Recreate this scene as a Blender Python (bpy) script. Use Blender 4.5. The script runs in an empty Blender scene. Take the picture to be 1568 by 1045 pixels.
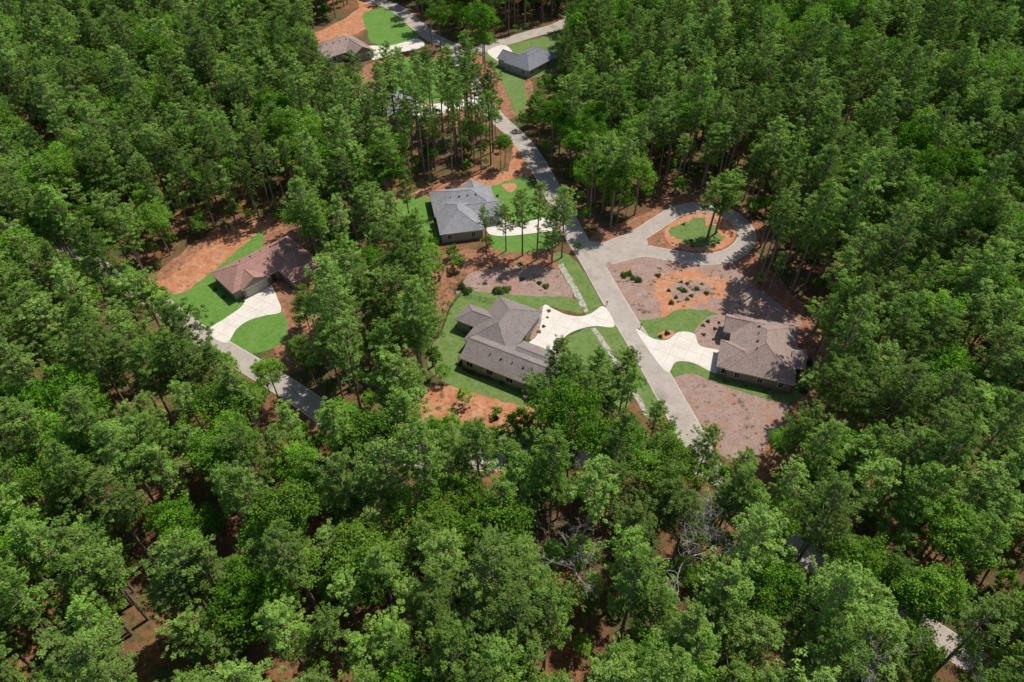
import bpy, bmesh, math, random
import numpy as np
from mathutils import Vector, Matrix, noise as mnoise

random.seed(7)
rng = np.random.default_rng(11)
scene = bpy.context.scene
COL = scene.collection
HD = 106.0   # survey flight height

# ---- site plan: oblique survey coordinates -> metres on the ground plane ----
def G(s, t):
    k = (522.5 - t) / 1045.0
    return (HD * 1.41421 * (s - 784) / (1045 * (1 - k)), HD * (1 + k) / (1 - k))

def GP(l):
    return [G(*p) for p in l]

# ------------------------------------------------------------------ materials
def new_mat(name):
    m = bpy.data.materials.new(name)
    m.use_nodes = True
    nt = m.node_tree
    for n in list(nt.nodes):
        nt.nodes.remove(n)
    out = nt.nodes.new('ShaderNodeOutputMaterial')
    return m, nt, out

def N(nt, t, **kw):
    n = nt.nodes.new(t)
    for k, v in kw.items():
        setattr(n, k, v)
    return n

def noise_fac(nt, coord, scale, detail=4, rough=.6, lo=.35, hi=.65):
    n = N(nt, 'ShaderNodeTexNoise')
    n.inputs['Scale'].default_value = scale
    n.inputs['Detail'].default_value = detail
    n.inputs['Roughness'].default_value = rough
    nt.links.new(coord, n.inputs['Vector'])
    mr = N(nt, 'ShaderNodeMapRange')
    mr.inputs['From Min'].default_value = lo
    mr.inputs['From Max'].default_value = hi
    nt.links.new(n.outputs['Fac'], mr.inputs['Value'])
    return mr.outputs['Result']

def mixc(nt, fac, a, b, blend='MIX'):
    m = N(nt, 'ShaderNodeMix', data_type='RGBA', blend_type=blend)
    if isinstance(fac, (int, float)):
        m.inputs[0].default_value = fac
    else:
        nt.links.new(fac, m.inputs[0])
    for i, c in ((6, a), (7, b)):
        if isinstance(c, tuple):
            m.inputs[i].default_value = (*c, 1)
        else:
            nt.links.new(c, m.inputs[i])
    return m.outputs[2]

def surf_mat(name, layers, rough=.9, bump=0.0, bscale=8, spec=.2, joints=None):
    """layers: [(colour)], then (colour, scale, lo, hi, detail)"""
    m, nt, out = new_mat(name)
    tc = N(nt, 'ShaderNodeTexCoord')
    co = tc.outputs['Object']
    c = layers[0]
    for i, (col, sc, lo, hi, det) in enumerate(layers[1:]):
        mp = N(nt, 'ShaderNodeMapping')
        mp.inputs['Location'].default_value = (i * 13.7, i * 7.1, i * 3)
        nt.links.new(co, mp.inputs['Vector'])
        f = noise_fac(nt, mp.outputs['Vector'], sc, det, .62, lo, hi)
        c = mixc(nt, f, c, col)
    if joints:
        b = N(nt, 'ShaderNodeTexBrick')
        b.offset = 0
        b.inputs['Scale'].default_value = 1
        b.inputs['Brick Width'].default_value = joints[0]
        b.inputs['Row Height'].default_value = joints[1]
        b.inputs['Mortar Size'].default_value = joints[2]
        b.inputs['Mortar Smooth'].default_value = .3
        mp = N(nt, 'ShaderNodeMapping')
        mp.inputs['Rotation'].default_value = (0, 0, joints[4])
        nt.links.new(co, mp.inputs['Vector'])
        nt.links.new(mp.outputs['Vector'], b.inputs['Vector'])
        c = mixc(nt, b.outputs['Fac'], c, joints[3])
    p = N(nt, 'ShaderNodeBsdfPrincipled')
    p.inputs['Roughness'].default_value = rough
    p.inputs['Specular IOR Level'].default_value = spec
    if isinstance(c, tuple):
        p.inputs['Base Color'].default_value = (*c, 1)
    else:
        nt.links.new(c, p.inputs['Base Color'])
    if bump > 0:
        f = noise_fac(nt, co, bscale, 5, .7, 0, 1)
        bm = N(nt, 'ShaderNodeBump')
        bm.inputs['Strength'].default_value = bump
        bm.inputs['Distance'].default_value = .3
        nt.links.new(f, bm.inputs['Height'])
        nt.links.new(bm.outputs['Normal'], p.inputs['Normal'])
    nt.links.new(p.outputs[0], out.inputs[0])
    return m

M = {}
M['floor'] = surf_mat('forest_floor', [(.16, .078, .04), ((.055, .09, .02), .12, .44, .62, 6), ((.3, .125, .06), .07, .5, .66, 5),
                      ((.035, .055, .015), 1.3, .48, .72, 5), ((.28, .18, .12), 4, .6, .8, 4)], bump=.8, bscale=2.5)
M['clay'] = surf_mat('red_clay', [(.42, .165, .075), ((.48, .25, .145), .35, .4, .65, 6), ((.24, .1, .05), 1.1, .48, .7, 6),
                     ((.09, .13, .035), .6, .6, .74, 7), ((.52, .36, .25), 5, .6, .8, 3)], bump=.5, bscale=5)
M['clay2'] = surf_mat('orange_clay', [(.47, .185, .085), ((.44, .26, .17), .5, .42, .62, 6), ((.32, .13, .065), 1.6, .5, .72, 6), ((.2, .15, .08), .9, .57, .7, 7)], bump=.5, bscale=5)
M['straw'] = surf_mat('pine_straw', [(.3, .115, .06), ((.36, .19, .115), .5, .4, .65, 6), ((.13, .07, .04), 1.4, .48, .7, 6),
                      ((.07, .1, .03), .5, .53, .68, 7)], bump=.6, bscale=5)
M['lawn'] = surf_mat('lawn', [(.095, .21, .03), ((.13, .235, .045), .25, .35, .65, 6), ((.07, .155, .024), 1.5, .45, .7, 5),
                     ((.17, .21, .07), 6, .55, .8, 3)], bump=.3, bscale=14)
M['lawn_olive'] = surf_mat('lawn_olive', [(.115, .18, .042), ((.15, .205, .06), .3, .35, .65, 6), ((.08, .135, .03), 1.2, .45, .7, 5),
                           ((.22, .19, .09), .8, .6, .8, 6)], bump=.3, bscale=14)
M['mulch'] = surf_mat('mulch', [(.31, .205, .165), ((.37, .26, .215), .4, .4, .65, 6), ((.18, .11, .08), 2.2, .5, .7, 6),
                      ((.48, .38, .32), 5, .6, .75, 3), ((.12, .15, .06), .5, .64, .78, 7), ((.36, .17, .1), .3, .52, .72, 7)], bump=.7, bscale=6)
M['asphalt'] = surf_mat('asphalt', [(.34, .29, .245), ((.4, .345, .295), .25, .4, .65, 6), ((.28, .235, .195), 1.1, .5, .75, 6),
                        ((.44, .39, .33), 7, .55, .8, 2), ((.22, .18, .15), .13, .58, .75, 8)], bump=.2, bscale=20)
M['kerb'] = surf_mat('kerb_concrete', [(.48, .42, .35), ((.34, .29, .23), 1.2, .45, .7, 5)])
M['concrete'] = surf_mat('driveway_concrete', [(.61, .56, .485), ((.52, .46, .39), .35, .4, .7, 6), ((.65, .61, .54), 2.5, .5, .7, 4)],
                         joints=(3.2, 3.2, .04, (.36, .32, .27), .5))
M['gravel'] = surf_mat('swale_stones', [(.44, .4, .34), ((.2, .19, .13), 1.6, .42, .6, 5), ((.6, .55, .5), 6, .5, .7, 2), ((.14, .17, .06), .7, .52, .66, 6)], bump=.6, bscale=8)
M['bark'] = surf_mat('pine_bark', [(.28, .215, .165), ((.15, .11, .085), 3, .4, .65, 4)])
M['deadwood'] = surf_mat('dead_wood', [(.46, .41, .38), ((.32, .28, .26), 3, .4, .65, 4)])
M['trim'] = surf_mat('white_trim', [(.62, .61, .58), ((.55, .54, .5), 2, .4, .7, 3)], rough=.6)
M['garage'] = surf_mat('garage_door', [(.5, .47, .42), ((.45, .42, .38), 2, .4, .7, 3)], rough=.6, joints=(1.3, .55, .03, (.25, .23, .2), 0))
M['door'] = surf_mat('front_door', [(.12, .05, .03), ((.08, .035, .02), 3, .4, .7, 3)], rough=.5)
M['metal'] = surf_mat('dark_metal', [(.03, .03, .032), ((.05, .05, .05), 4, .4, .7, 3)], rough=.5)
M['ac'] = surf_mat('ac_metal', [(.4, .4, .4), ((.3, .3, .3), 4, .4, .7, 3)], rough=.5)
g, nt, out = new_mat('window_glass')
p = N(nt, 'ShaderNodeBsdfPrincipled')
p.inputs['Base Color'].default_value = (.03, .04, .05, 1)
p.inputs['Roughness'].default_value = .08
nt.links.new(p.outputs[0], out.inputs[0])
M['glass'] = g

def shingle(name, a, b, c):
    return surf_mat(name, [a, (b, .5, .38, .62, 6), (c, 3.2, .48, .66, 4), (tuple(x * 1.35 for x in a), 6, .55, .75, 2)], rough=.95, bump=.25, bscale=10)
M['sh_grey'] = shingle('shingle_grey_brown', (.24, .2, .18), (.2, .17, .155), (.13, .11, .1))
M['sh_tan'] = shingle('shingle_taupe', (.32, .235, .205), (.26, .19, .165), (.16, .115, .1))
M['sh_brown'] = shingle('shingle_brown', (.37, .205, .165), (.31, .175, .14), (.2, .115, .095))
M['sh_slate'] = shingle('shingle_slate', (.28, .275, .285), (.22, .215, .225), (.14, .14, .15))
M['sh_dark'] = shingle('shingle_dark', (.2, .205, .225), (.165, .17, .185), (.11, .115, .125))
M['wall_tan'] = surf_mat('wall_tan_siding', [(.3, .26, .2), ((.26, .22, .17), 1, .4, .7, 3)], joints=(40, .2, .02, (.2, .17, .13), 0))
M['wall_grey'] = surf_mat('wall_grey_siding', [(.34, .33, .3), ((.3, .29, .26), 1, .4, .7, 3)])

def leaf_mat(name, dark, light, warm, trans=.3):
    m, nt, out = new_mat(name)
    at = N(nt, 'ShaderNodeAttribute', attribute_name='tint')
    oi = N(nt, 'ShaderNodeObjectInfo')
    c = mixc(nt, at.outputs['Fac'], dark, light)
    mr = N(nt, 'ShaderNodeMapRange')
    mr.inputs['To Max'].default_value = .7
    nt.links.new(oi.outputs['Random'], mr.inputs['Value'])
    c = mixc(nt, mr.outputs['Result'], c, warm)
    ma = N(nt, 'ShaderNodeMath', operation='MULTIPLY')
    ma.inputs[1].default_value = 17.31
    nt.links.new(oi.outputs['Random'], ma.inputs[0])
    mf = N(nt, 'ShaderNodeMath', operation='FRACT')
    nt.links.new(ma.outputs[0], mf.inputs[0])
    mb = N(nt, 'ShaderNodeMapRange')
    mb.inputs['To Min'].default_value = .55
    mb.inputs['To Max'].default_value = 1.3
    nt.links.new(mf.outputs[0], mb.inputs['Value'])
    hs = N(nt, 'ShaderNodeHueSaturation')
    nt.links.new(mb.outputs['Result'], hs.inputs['Value'])
    nt.links.new(c, hs.inputs['Color'])
    d = N(nt, 'ShaderNodeBsdfDiffuse')
    t = N(nt, 'ShaderNodeBsdfTranslucent')
    mx = N(nt, 'ShaderNodeMixShader')
    mx.inputs[0].default_value = trans
    nt.links.new(hs.outputs[0], d.inputs['Color'])
    nt.links.new(hs.outputs[0], t.inputs['Color'])
    nt.links.new(d.outputs[0], mx.inputs[1])
    nt.links.new(t.outputs[0], mx.inputs[2])
    nt.links.new(mx.outputs[0], out.inputs[0])
    return m
M['needle'] = leaf_mat('pine_needles', (.075, .175, .02), (.26, .42, .075), (.26, .37, .09))
M['leaf'] = leaf_mat('broad_leaves', (.065, .2, .015), (.2, .42, .035), (.25, .39, .06))
M['shrubleaf'] = leaf_mat('shrub_leaves', (.06, .12, .02), (.15, .26, .05), (.15, .22, .06))

# -------------------------------------------------------------- mesh helpers
class Build:
    def __init__(s):
        s.v = []; s.q = []; s.m = []; s.t = []; s.n = 0
    def add(s, verts, quads, mi, tint=None):
        verts = np.asarray(verts, float); quads = np.asarray(quads, int)
        s.v.append(verts); s.q.append(quads + s.n)
        s.m.append(np.full(len(quads), mi))
        s.t.append(np.full(len(verts), .5) if tint is None else tint)
        s.n += len(verts)
    def tube(s, pts, rad, sides=6, mi=0):
        pts = [np.array(p, float) for p in pts]
        vs = []
        for i, p in enumerate(pts):
            d = pts[min(i + 1, len(pts) - 1)] - pts[max(i - 1, 0)]
            d /= np.linalg.norm(d) + 1e-9
            u = np.cross(d, (0, 0, 1) if abs(d[2]) < .9 else (1, 0, 0)); u /= np.linalg.norm(u)
            w = np.cross(d, u)
            for k in range(sides):
                a = 2 * math.pi * k / sides
                vs.append(p + rad[i] * (math.cos(a) * u + math.sin(a) * w))
        q = []
        for i in range(len(pts) - 1):
            for k in range(sides):
                k2 = (k + 1) % sides
                q.append((i * sides + k, i * sides + k2, (i + 1) * sides + k2, (i + 1) * sides + k))
        s.add(vs, q, mi)
    def leaves(s, c, nrm, L, W, mi, tint):
        n = len(c)
        nrm = nrm / (np.linalg.norm(nrm, axis=1, keepdims=True) + 1e-9)
        r = rng.normal(size=(n, 3))
        a = np.cross(nrm, r); a /= (np.linalg.norm(a, axis=1, keepdims=True) + 1e-9)
        b = np.cross(nrm, a)
        L = L[:, None] / 2; W = W[:, None] / 2
        v = np.stack([c - a * L, c + b * W, c + a * L, c - b * W], 1).reshape(-1, 3)
        q = np.arange(4 * n).reshape(-1, 4)
        s.add(v, q, mi, np.repeat(tint, 4))
    def mesh(s, name, mats):
        v = np.concatenate(s.v); q = np.concatenate(s.q); m = np.concatenate(s.m); t = np.concatenate(s.t)
        me = bpy.data.meshes.new(name)
        me.vertices.add(len(v)); me.vertices.foreach_set('co', v.ravel())
        me.loops.add(q.size); me.loops.foreach_set('vertex_index', q.ravel().astype(np.int32))
        me.polygons.add(len(q))
        me.polygons.foreach_set('loop_start', (np.arange(len(q)) * 4).astype(np.int32))
        me.polygons.foreach_set('loop_total', np.full(len(q), 4, np.int32))
        me.polygons.foreach_set('material_index', m.astype(np.int32))
        a = me.attributes.new('tint', 'FLOAT', 'POINT')
        a.data.foreach_set('value', t.astype(np.float32))
        for x in mats:
            me.materials.append(x)
        me.update(calc_edges=True)
        return me

def unit(n):
    d = rng.normal(size=(n, 3))
    return d / np.linalg.norm(d, axis=1, keepdims=True)

def pine(h, R, base, nb=46):
    b = Build()
    lean = rng.normal(size=2) * .6
    def tr(t):
        return np.array([lean[0] * t * t, lean[1] * t * t, h * t])
    pts = [tr(t) for t in np.linspace(0, 1, 8)]
    b.tube(pts, [.26 * (1 - t) ** .8 + .03 for t in np.linspace(0, 1, 8)], 7)
    C = []; TT = []; RR = []
    lob = rng.uniform(.65, 1.3, 7)
    for i in range(nb):
        s = (i + rng.uniform(-.5, .5)) / nb
        s = min(max(s, 0), 1)
        t = base + (1 - base) * s
        r = R * (max(math.sin(math.pi * (s * .82 + .15)), .0) ** .75 + .1)
        az = i * 2.399 + rng.uniform(-.5, .5)
        ln = r * rng.uniform(.5, 1.2) * lob[int((az % 6.283) / 6.283 * 7) % 7]
        rise = math.radians(-8 + 50 * s + rng.uniform(-10, 10))
        d = np.array([math.cos(az) * math.cos(rise), math.sin(az) * math.cos(rise), math.sin(rise)])
        p0 = tr(min(t, .985))
        p1 = p0 + d * ln * .55
        p2 = p0 + d * ln + np.array([0, 0, .12 * ln])
        b.tube([p0, p1, p2], [.06, .04, .015], 4)
        nt_ = max(3, int(ln * 2.2))
        bt = rng.uniform(.05, .95)
        for k in range(nt_):
            f = .35 + .68 * (k + rng.uniform(0, 1)) / nt_
            side = np.cross(d, (0, 0, 1)); side /= np.linalg.norm(side) + 1e-9
            c = p0 + (p2 - p0) * f + side * rng.normal() * .26 * ln * (1.1 - .5 * f) + np.array([0, 0, rng.uniform(-.15, .3)])
            C.append(c); TT.append(np.clip(bt + rng.normal() * .2, 0, 1)); RR.append(rng.uniform(.32, .58))
    for i in range(6):
        z = h * rng.uniform(base * .55, base); az = rng.uniform(0, 6.28); l = rng.uniform(.5, 1.5)
        p0 = tr(z / h)
        b.tube([p0, p0 + np.array([math.cos(az) * l, math.sin(az) * l, .1 * l])], [.035, .012], 3)
    C = np.array(C); TT = np.array(TT); RR = np.array(RR)
    k = 24
    n = len(C) * k
    cc = np.repeat(C, k, 0); rr = np.repeat(RR, k); tt = np.repeat(TT, k)
    d = unit(n)
    pos = cc + d * (rr * rng.uniform(.3, 1, n) ** .6)[:, None] * np.array([1, 1, .6])
    nr = unit(n) * .6 + d * .55 + np.array([0, 0, .6])
    b.leaves(pos, nr, rng.uniform(.3, .52, n), rng.uniform(.1, .19, n), 1, np.clip(tt + rng.normal(size=n) * .2, 0, 1))
    return b.mesh('pine_tree', [M['bark'], M['needle']])

def broad(h, R, ncl=80, lf=64, lsz=.36, name='broadleaf_tree', mat='leaf', trunk=.24):
    b = Build()
    cz = h - R * .95
    b.tube([(0, 0, 0), (.1, .05, cz * .5), (0, 0, cz), (0, .1, h - R * .5)], [trunk, trunk * .8, trunk * .55, trunk * .2], 7)
    d = unit(ncl * 2)
    d = d[d[:, 2] > -.45][:ncl]
    ncl = len(d)
    ph = rng.uniform(0, 6.28, 4)
    az = np.arctan2(d[:, 1], d[:, 0])
    lob = 1 + .2 * np.sin(3 * az + ph[0]) + .18 * np.sin(2 * az + ph[1] + d[:, 2] * 2) + .12 * np.sin(5 * az + ph[2] + d[:, 2] * 4)
    rr = R * lob * rng.uniform(.35, 1.0, ncl) ** .55
    C = d * rr[:, None] * np.array([1, 1, 1.05]) + np.array([0, 0, cz])
    for i in range(0, ncl, 6):
        p0 = np.array([0, 0, cz * rng.uniform(.75, 1.05)])
        mid = p0 + (C[i] - p0) * .5 + np.array([0, 0, .2])
        b.tube([p0, mid, C[i]], [trunk * .35, trunk * .2, .02], 4)
    cr = rng.uniform(.12, .24, ncl) * R
    ct = rng.uniform(.05, .95, ncl)
    n = ncl * lf
    cc = np.repeat(C, lf, 0); r2 = np.repeat(cr, lf); tt = np.repeat(ct, lf)
    dd = rng.normal(size=(n, 3)) * .62; dd[:, 2] *= .75
    pos = cc + dd * r2[:, None]
    dn = dd / (np.linalg.norm(dd, axis=1, keepdims=True) + 1e-6)
    nr = unit(n) * .75 + dn * .45 + np.array([0, 0, .5])
    b.leaves(pos, nr, rng.uniform(.7, 1.3, n) * lsz, rng.uniform(.45, .8, n) * lsz, 1, np.clip(tt + rng.normal(size=n) * .18, 0, 1))
    return b.mesh(name, [M['bark'], M[mat]])

def dead_mesh():
    b = Build()
    def rec(p, d, l, r, lev):
        p = np.array(p); d = np.array(d) / np.linalg.norm(d)
        q = p + d * l * .5 + rng.normal(size=3) * l * .05
        e = p + d * l + rng.normal(size=3) * l * .08
        b.tube([p, q, e], [r, r * .75, r * .55], 5 if lev < 2 else 4)
        if lev >= 5: return
        for k in range(3 if lev > 0 else 6):
            nd = d * .75 + rng.normal(size=3) * .55 + np.array([0, 0, .1])
            st = q if (k % 2 and lev) else e
            rec(st, nd, l * rng.uniform(.5, .72), max(r * .55, .032), lev + 1)
    rec((0, 0, 0), (0.03, 0, 1), 11, .3, 0)
    z = max(v[:, 2].max() for v in b.v)
    for i in range(len(b.v)):
        b.v[i] = b.v[i] * np.array([25.0 / z * .85, 25.0 / z * .85, 25.0 / z])
    return b.mesh('dead_tree', [M['deadwood']])

def shrub_mesh(seed=1.0):
    b = Build()
    for i in range(7):
        a = i * .9
        b.tube([(0, 0, 0), (.5 * math.cos(a), .5 * math.sin(a), .7)], [.03, .01], 3)
    n = 1500
    d = unit(n); d[:, 2] = np.abs(d[:, 2])
    az = np.arctan2(d[:, 1], d[:, 0])
    r = (.85 + .22 * np.sin(3 * az + seed) + .12 * np.sin(7 * az + seed * 2)) * rng.uniform(.45, 1.1, n) ** .6
    pos = d * r[:, None] * np.array([1, 1, 1.05]) + np.array([0, 0, .08])
    b.leaves(pos, unit(n) * .7 + d * .6, rng.uniform(.12, .24, n), rng.uniform(.06, .12, n), 1, np.clip(.5 + .3 * np.sin(3 * az) + rng.normal(size=n) * .2, 0, 1))
    return b.mesh('shrub', [M['bark'], M['shrubleaf']])

def tuft_mesh():
    b = Build()
    n = 60
    c = np.stack([rng.normal(size=n) * .35, rng.normal(size=n) * .35, rng.uniform(.05, .35, n)], 1)
    b.leaves(c, unit(n) + np.array([0, 0, .3]), rng.uniform(.2, .4, n), rng.uniform(.05, .12, n), 0, rng.uniform(0, 1, n))
    return b.mesh('weed_tuft', [M['shrubleaf']])

pine_meshes = [(h, pine(h, R, bs, nb)) for h, R, bs, nb in
               [(22, 3.4, .47, 52), (25, 3.7, .5, 56), (20, 3.1, .44, 48), (24, 3.0, .56, 44), (21, 3.8, .49, 52), (26, 3.4, .5, 60), (18, 3.0, .42, 43), (23, 2.7, .6, 36)]]
tall_meshes = [(h, pine(h, R, bs, nb)) for h, R, bs, nb in
               [(25, 2.9, .62, 36), (27, 3.2, .65, 36), (23, 2.7, .6, 33), (26, 2.7, .68, 28)]]
broad_meshes = [(h, broad(h, R, nc)) for h, R, nc in
                [(16, 3.6, 105), (18, 4.2, 125), (14, 3.2, 95), (19, 3.8, 115), (17, 4.5, 135)]]
small_meshes = [(h, broad(h, R, nc, 55, .32, 'understory_tree', 'leaf', .09)) for h, R, nc in [(6, 2.2, 40), (4.5, 2.0, 34), (8, 2.6, 48)]]
shrub_ms = [shrub_mesh(1.0), shrub_mesh(2.7), shrub_mesh(4.9)]
dead_ms = [dead_mesh(), dead_mesh(), dead_mesh()]

def hidden_collection(name, meshes, oname):
    c = bpy.data.collections.new(name)
    for _, me in meshes:
        o = bpy.data.objects.new(oname, me)
        c.objects.link(o)
    return c
pc = hidden_collection('pine_tree_kinds', pine_meshes, 'pine_tree')
tc_ = hidden_collection('tall_pine_tree_kinds', tall_meshes, 'tall_pine_tree')
bc = hidden_collection('broadleaf_tree_kinds', broad_meshes, 'broadleaf_tree')
sc_ = hidden_collection('understory_tree_kinds', small_meshes, 'understory_tree')
wc = hidden_collection('weed_kinds', [(0, tuft_mesh()), (0, tuft_mesh()), (0, tuft_mesh())], 'weed_tuft')

def scatter(name, col, pts, scl):
    n = len(pts)
    me = bpy.data.meshes.new(name)
    me.vertices.add(n)
    co = np.zeros((n, 3)); co[:, :2] = pts
    me.vertices.foreach_set('co', co.ravel())
    for an, arr, ty in (('idx', rng.integers(0, 1000, n), 'INT'), ('rotz', rng.uniform(0, 6.283, n), 'FLOAT'), ('scl', scl, 'FLOAT'), ('sclz', scl * rng.uniform(.88, 1.12, n), 'FLOAT')):
        a = me.attributes.new(an, ty, 'POINT')
        a.data.foreach_set('value', np.asarray(arr, np.int32 if ty == 'INT' else np.float32))
    o = bpy.data.objects.new(name, me); COL.objects.link(o)
    ng = bpy.data.node_groups.new(name + '_nodes', 'GeometryNodeTree')
    ng.interface.new_socket('Geometry', in_out='INPUT', socket_type='NodeSocketGeometry')
    ng.interface.new_socket('Geometry', in_out='OUTPUT', socket_type='NodeSocketGeometry')
    gi = ng.nodes.new('NodeGroupInput'); go = ng.nodes.new('NodeGroupOutput')
    ci = ng.nodes.new('GeometryNodeCollectionInfo')
    ci.inputs['Collection'].default_value = col
    ci.inputs['Separate Children'].default_value = True
    ci.inputs['Reset Children'].default_value = True
    iop = ng.nodes.new('GeometryNodeInstanceOnPoints')
    iop.inputs['Pick Instance'].default_value = True
    def att(nm, ty):
        a = ng.nodes.new('GeometryNodeInputNamedAttribute'); a.data_type = ty
        a.inputs['Name'].default_value = nm
        return [x for x in a.outputs if x.enabled and x.name == 'Attribute'][0]
    ng.links.new(gi.outputs[0], iop.inputs['Points'])
    ng.links.new(ci.outputs[0], iop.inputs['Instance'])
    ng.links.new(att('idx', 'INT'), iop.inputs['Instance Index'])
    cx = ng.nodes.new('ShaderNodeCombineXYZ'); ng.links.new(att('rotz', 'FLOAT'), cx.inputs[2])
    ng.links.new(cx.outputs[0], iop.inputs['Rotation'])
    cs = ng.nodes.new('ShaderNodeCombineXYZ')
    s1 = att('scl', 'FLOAT')
    ng.links.new(s1, cs.inputs[0]); ng.links.new(s1, cs.inputs[1]); ng.links.new(att('sclz', 'FLOAT'), cs.inputs[2])
    ng.links.new(cs.outputs[0], iop.inputs['Scale'])
    ng.links.new(iop.outputs[0], go.inputs[0])
    md = o.modifiers.new('scatter', 'NODES'); md.node_group = ng
    return o

# ------------------------------------------------------------- site polygons
def smooth_closed(p, n=6):
    out = []
    L = len(p)
    for i in range(L):
        a, b, c, d = [np.array(p[(i + k) % L]) for k in (-1, 0, 1, 2)]
        for j in range(n):
            t = j / n
            out.append(tuple(.5 * (2 * b + (c - a) * t + (2 * a - 5 * b + 4 * c - d) * t * t + (3 * b - a - 3 * c + d) * t ** 3)))
    return out

def smooth_open(p, n=8):
    p = [np.array(x) for x in p]
    p = [2 * p[0] - p[1]] + p + [2 * p[-1] - p[-2]]
    out = []
    for i in range(1, len(p) - 2):
        a, b, c, d = p[i - 1:i + 3]
        for j in range(n):
            t = j / n
            out.append(.5 * (2 * b + (c - a) * t + (2 * a - 5 * b + 4 * c - d) * t * t + (3 * b - a - 3 * c + d) * t ** 3))
    out.append(p[-2])
    return out

zcount = [0]
def patch(name, pts, z, mat, smooth=True, jit=0.0):
    zcount[0] += 1
    z = z + .0004 * (zcount[0] % 12)
    if smooth:
        pts = smooth_closed(pts, 7)
    if jit:
        pts = [(x + jit * mnoise.noise((x * .7, y * .7, 3)) * 2 + .3 * jit * mnoise.noise((x * 2.7, y * 2.7, 3)), y + jit * mnoise.noise((x * .7, y * .7, 9)) * 2) for x, y in pts]
    bm = bmesh.new()
    vs = [bm.verts.new((x, y, z)) for x, y in pts]
    es = [bm.edges.new((vs[i], vs[(i + 1) % len(vs)])) for i in range(len(vs))]
    bmesh.ops.triangle_fill(bm, use_beauty=True, edges=es)
    for f in bm.faces:
        if f.normal.z < 0: f.normal_flip()
    me = bpy.data.meshes.new(name); bm.to_mesh(me); bm.free()
    me.materials.append(M[mat])
    o = bpy.data.objects.new(name, me); COL.objects.link(o)
    return o

def ribbon(name, pts, w, z, mat, dens=8, wob=0.0):
    c = smooth_open(pts, dens)
    bm = bmesh.new(); rows = []
    for i, p in enumerate(c):
        d = c[min(i + 1, len(c) - 1)] - c[max(i - 1, 0)]
        d = d / (np.linalg.norm(d) + 1e-9); nn = np.array([-d[1], d[0]])
        w1 = w / 2 + wob * mnoise.noise((p[0] * .5, p[1] * .5, 2)); w2 = w / 2 + wob * mnoise.noise((p[0] * .5, p[1] * .5, 12))
        a = p - nn * w1; b = p + nn * w2
        rows.append([bm.verts.new((a[0], a[1], z)), bm.verts.new((b[0], b[1], z))])
    for i in range(len(rows) - 1):
        bm.faces.new((rows[i][1], rows[i][0], rows[i + 1][0], rows[i + 1][1]))
    bm.normal_update()
    for f in bm.faces:
        if f.normal.z < 0: f.normal_flip()
    me = bpy.data.meshes.new(name); bm.to_mesh(me); bm.free()
    me.materials.append(M[mat])
    o = bpy.data.objects.new(name, me); COL.objects.link(o)
    return o

me = bpy.data.meshes.new('ground')
me.from_pydata([(-4000, -4000, 0), (4000, -4000, 0), (4000, 6000, 0), (-4000, 6000, 0)], [], [(0, 1, 2, 3)])
me.materials.append(M['floor'])
COL.objects.link(bpy.data.objects.new('ground', me))

S = {}
S['road_main'] = [(735,150),(765,185),(795,212),(825,255),(852,305),(880,360),(905,400),(945,470),(985,535),(1027,610),(1057,665),(1075,705)]
S['loop'] = [(893,392),(930,380),(975,362),(1010,340),(1040,323),(1075,318),(1115,328),(1140,350),(1141,372),(1115,392),(1070,397),(1020,390),(980,385),(930,397)]
S['road_top'] = [(540,-15),(570,0),(605,12),(640,40),(670,62),(720,77),(770,65),(815,52),(860,38),(900,10)]
S['link'] = [(690,70),(715,110),(737,153)]
S['road_bot'] = [(-60,330),(0,345),(100,385),(160,415),(225,452),(290,502),(340,534),(400,570),(460,608),(520,650),(600,690),(680,702),(780,705),(900,700),(1000,700),(1080,715),(1150,770),(1230,845),(1330,910),(1450,985),(1560,1060)]

patch('straw_ground', GP([(200,440),(262,400),(340,345),(430,335),(500,370),(500,450),(470,560),(430,560),(400,500),(330,500),(250,450)]), .006, 'straw', jit=1)
patch('red_clay_bank', GP([(262,425),(290,395),(320,372),(350,358),(400,340),(430,338),(420,352),(395,365),(360,388),(325,425),(290,450),(230,436)]), .012, 'clay', jit=.7)
patch('red_clay_bank', GP([(600,300),(640,292),(700,275),(780,262),(805,268),(800,285),(755,292),(700,300),(655,305),(610,315)]), .012, 'clay', jit=.7)
patch('pine_straw_bed', GP([(700,385),(770,378),(820,384),(850,388),(860,412),(790,412),(730,420),(700,430),(690,475),(660,520),(640,500),(640,450),(670,400)]), .01, 'straw', jit=.8)
patch('red_clay_yard', GP([(690,588),(760,612),(835,628),(845,648),(820,656),(760,660),(690,650),(640,645),(640,610)]), .012, 'clay', jit=.9)
patch('red_clay_verge', GP([(788,205),(802,210),(818,240),(815,268),(780,270),(783,240)]), .018, 'clay', jit=.4)
patch('red_clay_yard', GP([(470,60),(510,38),(550,12),(545,-4),(575,4),(562,25),(560,45),(530,60),(500,100),(480,95)]), .012, 'clay', jit=.6)
patch('straw_ground', GP([(560,100),(740,85),(810,120),(805,170),(700,200),(560,190)]), .006, 'straw', jit=.6)
patch('straw_ground', GP([(905,365),(985,330),(1020,303),(1070,298),(1120,312),(1165,345),(1160,390),(1240,480),(1270,560),(1230,640),(1150,700),(1100,690),(1000,560),(930,440)]), .006, 'straw', jit=.8)

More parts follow.
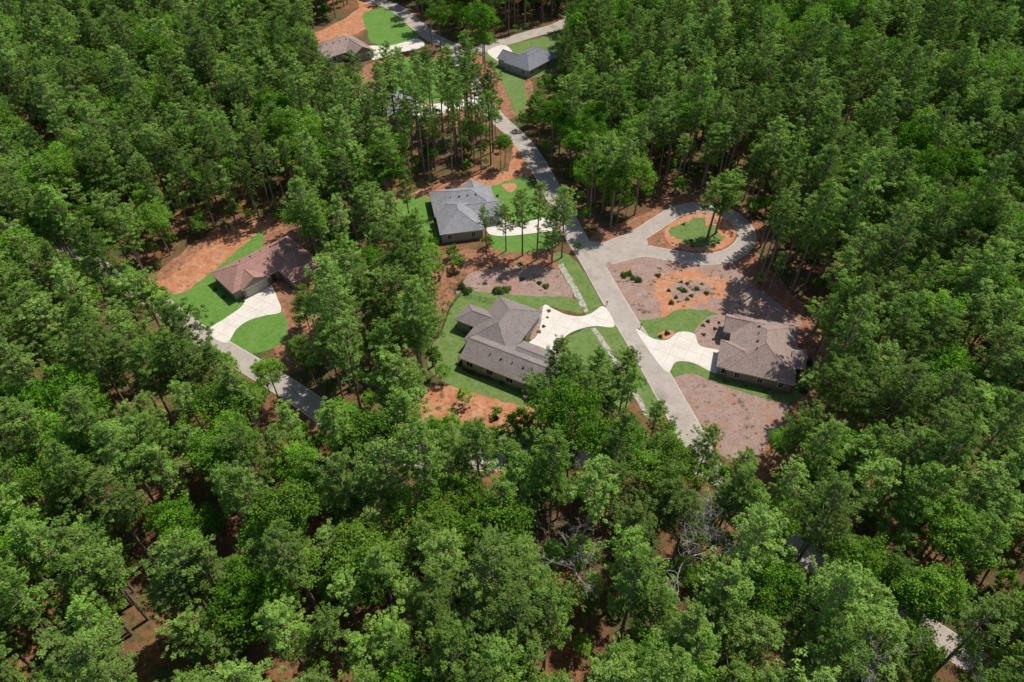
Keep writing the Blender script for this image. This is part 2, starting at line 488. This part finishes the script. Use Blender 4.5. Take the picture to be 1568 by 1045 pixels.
patch('mulch_yard', GP([(926,402),(960,393),(1020,396),(1075,402),(1120,402),(1145,430),(1205,475),(1228,500),(1170,500),(1110,490),(1080,482),(1040,478),(1010,492),(970,494),(948,462),(930,425)]), .02, 'mulch', jit=.3)
patch('mulch_yard', GP([(1022,574),(1060,572),(1100,586),(1150,603),(1205,615),(1195,650),(1150,705),(1100,695),(1065,655),(1045,615)]), .02, 'mulch', jit=.3)
patch('orange_clay_patch', GP([(1004,440),(1008,424),(1030,418),(1060,413),(1080,420),(1110,424),(1120,445),(1092,462),(1060,468),(1045,480),(1018,482),(1003,462)]), .027, 'clay2', jit=1.4)
patch('gravel_patch', GP([(1030,442),(1048,430),(1078,434),(1088,445),(1066,454),(1040,464)]), .034, 'mulch', jit=1.4)
patch('mulch_bed', GP([(698,448),(712,428),(730,416),(790,408),(850,412),(864,425),(877,456),(840,455),(790,454),(755,450),(720,448)]), .02, 'mulch', jit=.3)
patch('lawn', GP([(688,470),(703,449),(720,446),(755,449),(800,453),(840,454),(880,458),(894,480),(860,474),(830,470),(800,500),(740,530),(700,545),(672,525)]), .03, 'lawn_olive', jit=.2)
patch('lawn', GP([(668,520),(700,530),(705,565),(760,585),(830,604),(842,632),(760,612),(690,590),(655,560)]), .036, 'lawn_olive', jit=.3)
patch('lawn', GP([(860,530),(868,517),(888,508),(908,503),(940,550),(968,605),(940,630),(880,600),(840,575)]), .03, 'lawn_olive', jit=.2)
patch('lawn', GP([(850,388),(872,392),(893,415),(930,478),(1000,590),(1022,632),(990,640),(960,585),(905,505),(893,475),(858,415)]), .024, 'lawn_olive', jit=.2)
patch('lawn', GP([(968,492),(1010,488),(1040,474),(1080,476),(1100,484),(1080,512),(1040,508),(1020,522),(995,519),(974,507)]), .03, 'lawn_olive', jit=.15)
patch('lawn', GP([(1016,565),(1035,554),(1062,556),(1095,570),(1130,582),(1203,603),(1225,575),(1235,560),(1250,575),(1235,600),(1205,618),(1150,604),(1100,588),(1060,573),(1028,578)]), .036, 'lawn_olive', jit=.15)
patch('flower_bed', GP([(1068,500),(1090,484),(1112,488),(1110,515),(1100,537),(1070,529),(1064,514)]), .044, 'mulch', jit=.15)
patch('flower_bed', GP([(1008,512),(1022,506),(1034,510),(1030,518),(1014,519)]), .044, 'clay2', jit=.1)
patch('flower_bed', GP([(828,470),(840,474),(838,498),(826,516),(812,520),(820,495)]), .044, 'mulch', jit=.1)
patch('lawn', GP([(650,640),(700,652),(760,661),(835,654),(880,672),(790,684),(690,680),(640,665)]), .024, 'lawn_olive', jit=.8)
patch('lawn', GP([(750,288),(790,274),(806,270),(822,300),(838,334),(800,340),(770,336),(756,312)]), .03, 'lawn', jit=.2)
patch('lawn', GP([(603,312),(655,303),(665,335),(675,370),(640,378),(612,350)]), .03, 'lawn', jit=.4)
patch('lawn', GP([(755,360),(815,357),(848,352),(856,372),(820,386),(760,384)]), .03, 'lawn', jit=.3)
patch('straw_bed', GP([(768,284),(788,281),(790,290),(780,294)]), .038, 'clay2', jit=.1)
patch('lawn', GP([(235,442),(262,446),(290,440),(318,422),(350,396),(405,355),(380,440),(376,466),(345,488),(322,504),(290,482)]), .03, 'lawn', jit=.15)
patch('straw_bed', GP([(236,436),(258,427),(285,427),(296,437),(285,447),(262,450)]), .038, 'clay', jit=.1)
patch('lawn', GP([(348,524),(362,505),(380,491),(405,482),(432,478),(440,510),(425,530),(380,542)]), .03, 'lawn', jit=.2)
patch('lawn', GP([(556,22),(590,12),(612,20),(642,52),(612,70),(570,66),(562,45)]), .03, 'lawn', jit=.3)
patch('lawn', GP([(590,95),(640,90),(700,100),(720,140),(690,155),(640,155),(595,140)]), .03, 'lawn', jit=.3)
patch('lawn', GP([(738,82),(750,80),(770,98),(800,120),(806,165),(790,172),(765,120)]), .03, 'lawn_olive', jit=.3)
patch('lawn', GP([(775,72),(820,60),(858,52),(862,90),(850,110),(800,120),(780,100)]), .024, 'lawn_olive', jit=.3)
patch('island', GP([(1020,350),(1048,332),(1085,326),(1114,337),(1126,360),(1108,380),(1075,386),(1040,382),(1020,368)]), .086, 'clay2', jit=.1)
patch('island_lawn', GP([(1026,352),(1050,338),(1075,332),(1084,348),(1104,354),(1104,372),(1072,378),(1045,374),(1030,364)]), .094, 'lawn_olive', jit=1.2)

roads = {}
for k, z, w in (('road_bot', .056, 4.4), ('road_top', .062, 6.0), ('link', .066, 4.6), ('loop', .070, 4.3), ('road_main', .078, 5.1)):
    P = GP(S[k]); roads[k] = P
    ribbon('road', P, w, z, 'asphalt', 14, .12)
    ribbon('kerb', P, w + .5, z - .012, 'kerb', 14)
patch('road_apron', GP([(880,374),(892,368),(925,372),(965,362),(985,355),(990,384),(950,396),(928,405),(920,424),(902,400)]), .082, 'asphalt')
ribbon('drainage_swale', GP([(858,405),(880,443),(898,478)]), 1.4, .05, 'gravel', 14, .35)
ribbon('drainage_swale', GP([(908,503),(940,548),(965,590),(992,636)]), 1.1, .05, 'gravel', 14, .35)

patch('driveway', GP([(360,436),(392,426),(412,432),(424,455),(430,478),(405,484),(380,492),(362,505),(346,526),(318,508),(345,488),(370,470),(374,455)]), .09, 'concrete')
patch('driveway', GP([(833,468),(848,474),(866,482),(888,485),(906,480),(925,470),(941,500),(912,500),(890,504),(871,512),(860,523),(855,537),(850,552),(820,552),(800,535),(822,515),(828,495)]), .09, 'concrete')
patch('driveway', GP([(974,506),(1000,519),(1022,521),(1040,509),(1063,512),(1072,530),(1108,541),(1102,573),(1060,556),(1035,555),(1018,568)]), .09, 'concrete')
patch('driveway', GP([(755,310),(766,335),(800,341),(838,334),(848,352),(815,358),(765,362),(745,352)]), .09, 'concrete')
patch('driveway', GP([(562,72),(600,70),(638,60),(648,72),(600,84),(570,92)]), .09, 'concrete')
patch('driveway', GP([(746,80),(774,70),(790,92),(775,100)]), .09, 'concrete')
patch('driveway', GP([(630,150),(650,160),(700,155),(735,146),(740,158),(700,168),(650,183),(625,175)]), .09, 'concrete')

# ------------------------------------------------------------------- houses
def mk(name, verts, faces, mats, parent, mi=None):
    me = bpy.data.meshes.new(name); me.from_pydata(verts, [], faces)
    for m in mats: me.materials.append(M[m])
    bm = bmesh.new(); bm.from_mesh(me); bmesh.ops.recalc_face_normals(bm, faces=bm.faces); bm.to_mesh(me); bm.free()
    o = bpy.data.objects.new(name, me); COL.objects.link(o); o.parent = parent
    return o

def boxes(name, bl, mat, parent):
    V = []; F = []
    for (x0, x1, y0, y1, z0, z1) in bl:
        n = len(V)
        V += [(x0, y0, z0), (x1, y0, z0), (x1, y1, z0), (x0, y1, z0), (x0, y0, z1), (x1, y0, z1), (x1, y1, z1), (x0, y1, z1)]
        F += [(n, n + 3, n + 2, n + 1), (n + 4, n + 5, n + 6, n + 7), (n, n + 1, n + 5, n + 4), (n + 1, n + 2, n + 6, n + 5), (n + 2, n + 3, n + 7, n + 6), (n + 3, n, n + 4, n + 7)]
    return mk(name, V, F, [mat], parent)

def beam(V, F, p, q, r):
    p = Vector(p); q = Vector(q); d = (q - p).normalized()
    s = d.cross(Vector((0, 0, 1))).normalized() * r; u = Vector((0, 0, r * .35))
    n = len(V)
    for c in (p, q):
        V += [tuple(c - s - u * .5), tuple(c + u), tuple(c + s - u * .5), tuple(c - u * 2)]
    F += [(n, n + 1, n + 5, n + 4), (n + 1, n + 2, n + 6, n + 5), (n + 2, n + 3, n + 7, n + 6), (n + 3, n, n + 4, n + 7), (n, n + 1, n + 2, n + 3), (n + 4, n + 5, n + 6, n + 7)]

def house(name, org, ang, wings, roofm, wallm, garages=(), doors=(), pitch=.5):
    e = bpy.data.objects.new(name, None); COL.objects.link(e)
    e.location = (org[0], org[1], 0); e.rotation_euler = (0, 0, math.radians(ang))
    RV = []; RF = []; RM = []; CV = []; CF = []
    walls = []
    inset = .45
    for i, w in enumerate(wings):
        a0, a1, b0, b1, ax, ends = w[:6]
        z = 2.95 + i * .012
        pt = w[6] if len(w) > 6 else pitch
        if ax == 'a':
            hw = (b1 - b0) / 2; zr = z + hw * pt; c = (b0 + b1) / 2
            r0 = (a0 + (hw if ends[0] == 'h' else 0), c, zr); r1 = (a1 - (hw if ends[1] == 'h' else 0), c, zr)
            E = [(a0, b0), (a1, b0), (a1, b1), (a0, b1)]
        else:
            hw = (a1 - a0) / 2; zr = z + hw * pt; c = (a0 + a1) / 2
            r0 = (c, b0 + (hw if ends[0] == 'h' else 0), zr); r1 = (c, b1 - (hw if ends[1] == 'h' else 0), zr)
            E = [(a1, b0), (a1, b1), (a0, b1), (a0, b0)]
        n = len(RV)
        RV += [(x, y, z) for x, y in E] + [r0, r1] + [(x, y, z - .2) for x, y in E]
        RF += [(n, n + 1, n + 5, n + 4), (n + 2, n + 3, n + 4, n + 5), (n + 1, n + 2, n + 5), (n + 3, n, n + 4)]
        RM += [0, 0, 0 if ends[1] == 'h' else 2, 0 if ends[0] == 'h' else 2]
        for k in range(4):
            RF.append((n + k, n + (k + 1) % 4, n + 6 + (k + 1) % 4, n + 6 + k)); RM.append(1)
        RF.append((n + 6, n + 7, n + 8, n + 9)); RM.append(1)
        beam(CV, CF, Vector(r0) + Vector((0, 0, .02)), Vector(r1) + Vector((0, 0, .02)), .16)
        if ends[0] == 'h':
            for k in (0, 3): beam(CV, CF, (*E[k], z + .02), Vector(r0) + Vector((0, 0, .02)), .13)
        if ends[1] == 'h':
            for k in (1, 2): beam(CV, CF, (*E[k], z + .02), Vector(r1) + Vector((0, 0, .02)), .13)
        walls.append((a0 + inset, a1 - inset, b0 + inset, b1 - inset, 0, z - .19))
    me = bpy.data.meshes.new('roof'); me.from_pydata(RV, [], RF)
    for m in (roofm, 'trim', wallm): me.materials.append(M[m])
    me.polygons.foreach_set('material_index', RM); me.update()
    o = bpy.data.objects.new('roof', me); COL.objects.link(o); o.parent = e
    mk('ridge_caps', CV, CF, [roofm], e)
    boxes('walls', walls, wallm, e)
    def inside(x, y, skip):
        return any(j != skip and w[0] < x < w[1] and w[2] < y < w[3] for j, w in enumerate(walls))
    fr = []; gl = []; gd = []
    for (side, c, p, wd) in garages:
        if side in '+-':
            s = 1 if side == '+' else -1
            x = sorted((c, c + s * .05)); gd.append((x[0], x[1], p - wd / 2, p + wd / 2, .09, 2.35))
            x = sorted((c, c + s * .035)); fr.append((x[0], x[1], p - wd / 2 - .15, p + wd / 2 + .15, .09, 2.5))
        else:
            s = 1 if side == '^' else -1
            y = sorted((c, c + s * .05)); gd.append((p - wd / 2, p + wd / 2, y[0], y[1], .09, 2.35))
            y = sorted((c, c + s * .035)); fr.append((p - wd / 2 - .15, p + wd / 2 + .15, y[0], y[1], .09, 2.5))
    def near_g(x, y):
        for (side, c, p, wd) in garages:
            gx, gy = (c, p) if side in '+-' else (p, c)
            if abs(x - gx) < wd / 2 + .9 and abs(y - gy) < wd / 2 + .9: return True
        return False
    for i, (a0, a1, b0, b1, z0, z1) in enumerate(walls):
        for (ax, c, s, lo, hi) in (('a', a0, -1, b0, b1), ('a', a1, 1, b0, b1), ('b', b0, -1, a0, a1), ('b', b1, 1, a0, a1)):
            n = max(1, int((hi - lo) / 3.9))
            for k in range(n):
                p = lo + (k + .5 + random.uniform(-.15, .15)) * (hi - lo) / n
                x, y = (c + s * .3, p) if ax == 'a' else (p, c + s * .3)
                if inside(x, y, i) or inside(x + .7 * (ax == 'b'), y + .7 * (ax == 'a'), i) or inside(x - .7 * (ax == 'b'), y - .7 * (ax == 'a'), i) or near_g(x, y): continue
                hw_ = random.choice((.45, .5, .75))
                for half, lst, t in ((hw_ + .12, fr, .03), (hw_, gl, .045)):
                    q = sorted((c, c + s * t)); zz = (.85, 2.35) if lst is fr else (.97, 2.23)
                    lst.append((q[0], q[1], p - half, p + half, *zz) if ax == 'a' else (p - half, p + half, q[0], q[1], *zz))
                q = sorted((c, c + s * .06))
                fr.append((q[0], q[1], p - .03, p + .03, .97, 2.23) if ax == 'a' else (p - .03, p + .03, q[0], q[1], .97, 2.23))
    boxes('window_frames', fr, 'trim', e)
    if gl: boxes('windows', gl, 'glass', e)
    if gd: boxes('garage_doors', gd, 'garage', e)
    for (x0, x1, y0, y1) in doors: boxes('front_door', [(x0, x1, y0, y1, .1, 2.2)], 'door', e)
    vb = []
    w = wings[0]
    zr = 2.95 + (min(w[1] - w[0], w[3] - w[2])) / 2 * pitch
    for k in range(4):
        f = .3 + .13 * k
        if w[4] == 'a':
            x = w[0] + (w[1] - w[0]) * f; y = (w[2] + w[3]) / 2 - 1.6
        else:
            x = (w[0] + w[1]) / 2 - 1.6; y = w[2] + (w[3] - w[2]) * f
        zz = zr - 1.6 * pitch
        s = .2 if k % 2 else .09
        vb.append((x - s, x + s, y - s, y + s, zz - .3, zz + (.22 if k % 2 else .45)))
    boxes('roof_vents', vb, 'metal', e)
    return e

house('suburban_house', (-11, 98.1), -28, [(0, 19.8, 0, 8.6, 'a', 'gg'), (-2, 9, 5.0, 21, 'b', 'hh', .52), (-7, 1.5, 9.5, 15.5, 'a', 'hg'), (9.6, 17.5, 4, 10.8, 'a', 'gg', .42)],
      'sh_grey', 'wall_grey', garages=[('^', 10.35, 13.6, 5)], doors=[(8.56, 8.64, 12.5, 13.6)])
house('suburban_house', (42.4, 95.3), -18.4, [(1.4, 15.2, 0, 17.8, 'b', 'hh', .48), (-.4, 8.5, .3, 8.6, 'a', 'hh', .5), (-.2, 8, 11.2, 17.2, 'a', 'gg', .62), (14, 17, 5, 11, 'a', 'gg', .35)],
      'sh_tan', 'wall_tan', garages=[('-', .05, 4.4, 5)], doors=[(1.78, 1.86, 9.3, 10.4)])
house('suburban_house', (-71.6, 125.9), -45, [(0, 10.4, 0, 21, 'b', 'hh', .5), (6, 17, 12, 21, 'a', 'hh', .52), (4.5, 11.2, 2, 9.4, 'a', 'gg', .5)],
      'sh_brown', 'wall_tan', garages=[('+', 10.75, 5.7, 5)], doors=[(9.96, 10.04, 10.1, 11.2)])
house('suburban_house', (-18.5, 140.9), 12, [(0, 17, 8, 20.5, 'a', 'hh', .5), (.3, 11.8, 0, 14, 'b', 'hh', .52), (8, 17.5, 5.5, 13, 'a', 'gg', .5), (9, 15, 13, 21.2, 'b', 'gg', .55)],
      'sh_slate', 'wall_grey', garages=[('+', 17.05, 9.2, 4.8)], doors=[(16.56, 16.64, 14.5, 15.6)])
house('suburban_house', (-70, 247), 40, [(0, 21, 0, 13, 'a', 'hh', .5), (11, 20.5, -5, 9, 'b', 'gg', .5)], 'sh_tan', 'wall_tan', garages=[('+', 20.05, .5, 5)])
house('suburban_house', (6, 238), 50, [(0, 18, 0, 12, 'a', 'hh', .55), (1, 8, 4, 16, 'b', 'gg', .6)], 'sh_dark', 'wall_grey')
house('suburban_house', (-50, 206), 5, [(0, 18, 0, 14, 'a', 'hh', .5), (10, 19, -3, 8, 'b', 'gg', .5)], 'sh_slate', 'wall_grey', garages=[('+', 18.55, .5, 4)])

# ------------------------------------------------------------ tree placement
clear = [GP(x) for x in (
 [(234,442),(270,405),(330,366),(390,347),(440,354),(474,388),(472,425),(444,442),(430,515),(385,536),(345,522),(300,486)],
 [(440,590),(455,590),(496,624),(490,646),(470,640)],
 [(612,305),(655,285),(700,280),(780,268),(786,216),(800,214),(815,258),(838,308),(866,355),(888,364),(930,362),(985,337),(1020,310),(1062,305),(1112,320),(1150,344),(1155,385),(1128,410),(1150,445),(1200,478),(1232,500),(1235,550),(1215,605),(1195,640),(1150,680),(1110,662),(1070,630),(1035,622),(1010,632),(960,600),(925,545),(870,548),(838,610),(830,648),(760,655),(660,638),(660,608),(700,590),(690,560),(675,520),(690,450),(700,430),(740,412),(740,370),(680,362),(640,345)],
 [(478,55),(505,38),(560,-5),(600,8),(645,42),(645,72),(590,85),(560,100),(500,100)],
 [(720,75),(750,65),(860,32),(862,75),(855,95),(820,118),(803,145),(798,170),(785,165),(750,95)],
)]
base_only = [GP(x) for x in (
 [(590,90),(640,90),(700,100),(735,150),(730,165),(650,185),(600,180),(545,190),(540,140),(590,130)],
)]
def inpoly(X, Y, poly):
    r = np.zeros(X.shape, bool)
    n = len(poly); j = n - 1
    for i in range(n):
        xi, yi = poly[i]; xj, yj = poly[j]
        c = ((yi > Y) != (yj > Y)) & (X < (xj - xi) * (Y - yi) / (yj - yi + 1e-12) + xi)
        r ^= c; j = i
    return r
def in_any(X, Y, polys):
    r = np.zeros(X.shape, bool)
    for p in polys: r |= inpoly(X, Y, p)
    return r
road_d = {'road_bot': 2.7, 'road_top': 4.0, 'link': 2.5, 'loop': 3.4, 'road_main': 3.0}
def near_road(X, Y, ex=0):
    r = np.zeros(X.shape, bool)
    for k in roads:
        for q in smooth_open(roads[k], 10):
            r |= (X - q[0]) ** 2 + (Y - q[1]) ** 2 < (road_d[k] + ex) ** 2
    return r
dead_pos = [(27.9, 50.7, .88), (31.5, 53.5, .8), (9.5, 48.5, .78), (45.4, 33.5, .86), (-110, 230, .95), (-26, 300, .95)]
def blocked(X, Y, h, r, cb):
    b = in_any(X, Y, clear) | in_any(X, Y, base_only)
    for k in range(8):
        b |= in_any(X + 1.5 * math.cos(k * .785), Y + 1.5 * math.sin(k * .785), clear)
    for f in (cb, (cb + 1) / 2, .97):
        k = HD / (HD - h * f)
        for dx in (-r, 0, r):
            b |= in_any(X * k + dx, Y * k, clear)
        b |= in_any(X * k, Y * k + r * .5, clear)
    if h > 15:
        for (dx, dy, s) in dead_pos:
            b |= (X - dx) ** 2 + (Y - dy + 1.5) ** 2 < 5.2 ** 2
    elif h > 11:
        for (dx, dy, s) in dead_pos:
            b |= (X - dx) ** 2 + (Y - dy + 1) ** 2 < 2.5 ** 2
    return b
def grid(sp, jit, y0=8, y1=420):
    P = []
    j = 0; y = y0
    while y < y1:
        wx = 100 + (y + 10) * .66
        x = -wx + (sp / 2 if j % 2 else 0)
        while x < wx:
            P.append((x + random.uniform(-jit, jit), y + random.uniform(-jit, jit))); x += sp
        y += sp * .87; j += 1
    return np.array(P)
T = grid(5.5, 2.3)
T = T[~near_road(T[:, 0], T[:, 1])]
# roadside rows so the lower street runs under the canopy
rb = smooth_open(roads['road_bot'], 6)
ex = []
for i in range(1, len(rb) - 1):
    d = rb[i + 1] - rb[i - 1]; d = d / np.linalg.norm(d); nn = np.array([-d[1], d[0]])
    if nn[1] > 0: nn = -nn
    ex.append(rb[i] + nn * random.uniform(2.8, 3.8))
ex = np.array(ex)
keep = [0]
for k in range(1, len(ex)):
    if np.linalg.norm(ex[k] - ex[keep[-1]]) > 5.5: keep.append(k)
T = np.concatenate([T, ex[keep]])
X, Y = T[:, 0], T[:, 1]
tn = np.array([mnoise.noise((x * .022, y * .022, 5)) + .5 * mnoise.noise((x * .07, y * .07, 1)) for x, y in T])
hn = np.array([mnoise.noise((x * .03, y * .03, 25)) for x, y in T])
gn = np.array([mnoise.noise((x * .09, y * .09, 55)) for x, y in T])
kind = np.where(tn + rng.normal(size=len(T)) * .35 > .3, 1, 0)
drop = rng.uniform(size=len(T)) < (.06 + .35 * (gn > .3))
scl = rng.uniform(.74, 1.16, len(T)) * (1 + .14 * hn)
stand = in_any(X, Y, [GP([(540,185),(800,188),(800,275),(700,290),(600,310),(530,260)])]) | in_any(X, Y - 7, clear) | in_any(X, Y - 14, clear)
small = []; sp_p = []; sp_s = []; br_p = []; br_s = []; tl_p = []; tl_s = []
bl_full = blocked(X, Y, 23, 2.6, .45)
bl_mid = blocked(X, Y, 14, 1.9, .4)
bl_low = blocked(X, Y, 10, 1.8, .3)
bl_sm = blocked(X, Y, 6, 1.6, .2)
for i in range(len(T)):
    if drop[i]: continue
    if not bl_full[i]:
        if stand[i] and rng.uniform() < .7:
            tl_p.append(T[i]); tl_s.append(min(scl[i], 1.02))
        else:
            (br_p if kind[i] else sp_p).append(T[i]); (br_s if kind[i] else sp_s).append(scl[i])
    elif not bl_mid[i]:
        (br_p if i % 3 == 0 else sp_p).append(T[i]); (br_s if i % 3 == 0 else sp_s).append(.63 * min(scl[i], 1.05))
    elif not bl_low[i]:
        if i % 2: br_p.append(T[i]); br_s.append(.52)
    elif not bl_sm[i]:
        small.append((T[i], rng.uniform(.6, 1.0)))
U = grid(5.0, 2.4)
U = U[~near_road(U[:, 0], U[:, 1], .4)]
U = U[~blocked(U[:, 0], U[:, 1], 6, 1.8, .2)]
U = U[rng.uniform(size=len(U)) < .45]
us = list(rng.uniform(.35, 1.0, len(U)))
up_ = [tuple(p) for p in U] + [tuple(p) for p, _ in small]
us += [s for _, s in small]
scatter('pine_forest', pc, np.array(sp_p), np.array(sp_s))
scatter('tall_pine_stand', tc_, np.array(tl_p), np.array(tl_s))
scatter('broadleaf_forest', bc, np.array(br_p), np.array(br_s))
scatter('forest_understory', sc_, np.array(up_), np.array(us))
# weeds over the bare soil and mulch
wz = [GP(x) for x in ([(935,405),(1110,405),(1190,475),(1110,484),(1040,470),(975,488),(945,450)], [(1040,585),(1100,592),(1190,620),(1150,690),(1100,690)],
      [(710,430),(850,416),(872,452),(720,444)], [(660,600),(830,635),(830,650),(660,640)], [(250,425),(330,368),(420,342),(330,410),(290,442)],
      [(680,390),(850,392),(850,408),(730,414),(690,470),(655,500),(645,450)], [(985,340),(1020,304),(1120,312),(1160,345),(1115,325),(1040,318)])]
WX = rng.uniform(-85, 75, 9000); WY = rng.uniform(70, 165, 9000)
mw = in_any(WX, WY, wz) & ~near_road(WX, WY, .3)
wn = np.array([mnoise.noise((x * .25, y * .25, 8)) for x, y in zip(WX[mw], WY[mw])])
mk_ = wn > rng.uniform(-.1, .5, len(wn))
scatter('ground_weeds', wc, np.stack([WX[mw][mk_], WY[mw][mk_]], 1), rng.uniform(.3, .8, int(mk_.sum())))

def place(name, me, x, y, s, sz=None):
    o = bpy.data.objects.new(name, me); COL.objects.link(o)
    o.location = (x, y, 0); o.scale = (s, s, sz or s); o.rotation_euler = (0, 0, random.uniform(0, 6.28))
    return o
for i, (x, y, s) in enumerate([(2.6,136.3,.85),(6.2,134.7,.9),(9.9,133.6,.85),(12.4,135.5,.8),(-1.5,138.1,.65),(-6.4,137.3,.6),(12,141,.75),
                   (7.6,84.6,.82),(10.7,82.1,.85),(14.8,82.9,.86),(18.2,84.6,.8),(21.2,85.4,.74),(5.5,80.5,.8),(-18,112,.85),(-20,104,.85),(-21,120,.9),
                   (16.5,79.5,.85),(21,80.5,.78),(26,77.5,.72),(13,78,.8),(8.5,77,.8),(60,121,.55),(-27,150,.8)]):
    place('pine_tree', pine_meshes[(i * 3) % 8][1], x, y, s, s)
place('pine_tree', pine_meshes[4][1], 50.5, 143.5, 1.3, .9)
place('pine_tree', pine_meshes[0][1], 53, 145.5, 1.1, .85)
for i, (x, y, s) in enumerate([(-9.4,87.9,.75),(-3.1,84.9,.55),(1.8,84.1,.45),(2,131,.35),(-6,139.5,.8),(-14,94,.6),(16.5,138,.5),
                               (-15,81,.9),(-11.5,79.5,.8),(-7.5,78.8,1.0),(-3,79,.85),(1,78.6,1.0),(4,81.5,.8)]):
    place('young_tree', small_meshes[i % 3][1], x, y, s)
shr = [(765,448,1.5),(757,446,1.2),(775,446,1.3),(835,440,1.1),(828,436,.9),(955,424,1),(965,420,1.1),(975,430,1),(968,428,.9),(1010,424,.7),(1012,516,.7),(1024,512,.8),(1040,442,.8),(1055,436,.7),(1068,445,.8),
       (1035,455,.7),(1050,460,.8),(1030,465,.8),(1060,452,.6),(1044,432,.6),(1083,450,.7),(1022,446,.7),(1072,434,.5),(1047,447,.9),
       (1078,500,.5),(1086,494,.5),(1094,503,.55),(1080,513,.5),(1090,520,.5),(1100,495,.5),(840,478,.5),(836,488,.5),(832,500,.55),(824,510,.5),(716,446,1.4),(705,440,1.5),(742,436,.6),(800,430,.7),
       (1048,345,.7),(1060,370,.6),(1100,372,.6),(1240,555,1.1),(1232,600,1),(700,560,.6),(720,572,.6),(745,580,.6),(770,588,.6),(800,597,.6),(1110,583,.5),(1140,592,.5),(1170,600,.5),
       (760,640,.8),(798,645,.8),(655,340,.9),(662,355,.8),(700,366,.8),(762,300,.6),(762,322,.6),(330,445,.6),(345,455,.6),(372,462,.5),(410,440,.5)]
for i, (u, v, s) in enumerate(shr):
    x, y = G(u, v)
    place('shrub', shrub_ms[i % 3], x + random.uniform(-.4, .4), y + random.uniform(-.4, .4), s * random.uniform(.7, 1.2), s * random.uniform(.6, 1.1))
for i, (x, y, s) in enumerate(dead_pos):
    place('dead_tree', dead_ms[i % 3], x, y, s)

def fence(pts, h=1.3):
    B = Build()
    for (p, q) in zip(pts[:-1], pts[1:]):
        p = np.array(p); q = np.array(q); L = np.linalg.norm(q - p); n = max(1, int(L / .14))
        for k in range(n + 1):
            c = p + (q - p) * k / n; post = k % 16 == 0
            B.tube([(c[0], c[1], 0), (c[0], c[1], h + (.1 if post else 0))], [.04 if post else .012] * 2, 4)
        for z in (.15, h - .1):
            B.tube([(p[0], p[1], z), (q[0], q[1], z)], [.02, .02], 4)
    me = B.mesh('metal_fence', [M['metal']])
    o = bpy.data.objects.new('metal_fence', me); COL.objects.link(o)
fence(GP([(758,464),(735,461),(705,452),(690,472),(678,505),(668,522)]))

def ac_unit(x, y, a):
    e = bpy.data.objects.new('air_conditioner', None); COL.objects.link(e); e.location = (x, y, 0); e.rotation_euler = (0, 0, a)
    boxes('casing', [(-.4, .4, -.4, .4, .1, .85)], 'ac', e); boxes('fan_grille', [(-.3, .3, -.3, .3, .85, .9)], 'metal', e); boxes('pad', [(-.5, .5, -.5, .5, 0, .1)], 'concrete', e)
for (x, y, a) in ((2.8, 89.6, -.5), (61.2, 101.5, -.3), (62.3, 103, -.3), (-21.5, 152, .2)):
    ac_unit(x, y, a)
def mailbox(x, y, a):
    e = bpy.data.objects.new('mailbox', None); COL.objects.link(e); e.location = (x, y, 0); e.rotation_euler = (0, 0, a)
    boxes('post', [(-.05, .05, -.05, .05, 0, 1.05)], 'metal', e)
    B = Build(); B.tube([(0, -.28, 1.15), (0, .28, 1.15)], [.13, .13], 10)
    me = B.mesh('box', [M['metal']]); o = bpy.data.objects.new('box', me); COL.objects.link(o); o.parent = e
for (u, v) in ((929, 468), (981, 503), (840, 330)):
    mailbox(*G(u, v), .5)

# ------------------------------------------------------------ light & camera
w = bpy.data.worlds.new('World'); scene.world = w; w.use_nodes = True
nt = w.node_tree
bg = nt.nodes['Background']
sky = nt.nodes.new('ShaderNodeTexSky'); sky.sky_type = 'NISHITA'; sky.sun_disc = False
el = math.radians(60); azd = Vector((.756, .655, 0))
sky.sun_elevation = el; sky.sun_rotation = math.atan2(azd.x, azd.y)
nt.links.new(sky.outputs[0], bg.inputs[0]); bg.inputs[1].default_value = .12
ld = bpy.data.lights.new('sun', 'SUN'); ld.energy = 5.0; ld.angle = math.radians(.5); ld.color = (1, .96, .89)
lo = bpy.data.objects.new('sun', ld); COL.objects.link(lo)
dv = Vector((azd.x * math.cos(el), azd.y * math.cos(el), math.sin(el)))
lo.rotation_euler = dv.to_track_quat('Z', 'Y').to_euler(); lo.location = (100, 100, 200)

cd = bpy.data.cameras.new('camera'); cd.sensor_width = 36; cd.lens = 23.99; cd.clip_end = 8000; cd.clip_start = 1
cam = bpy.data.objects.new('camera', cd); COL.objects.link(cam)
cam.location = (0, 0, HD); cam.rotation_euler = (math.radians(45), 0, 0)
scene.camera = cam
scene.view_settings.view_transform = 'Standard'
scene.view_settings.look = 'None'
scene.view_settings.exposure = 0
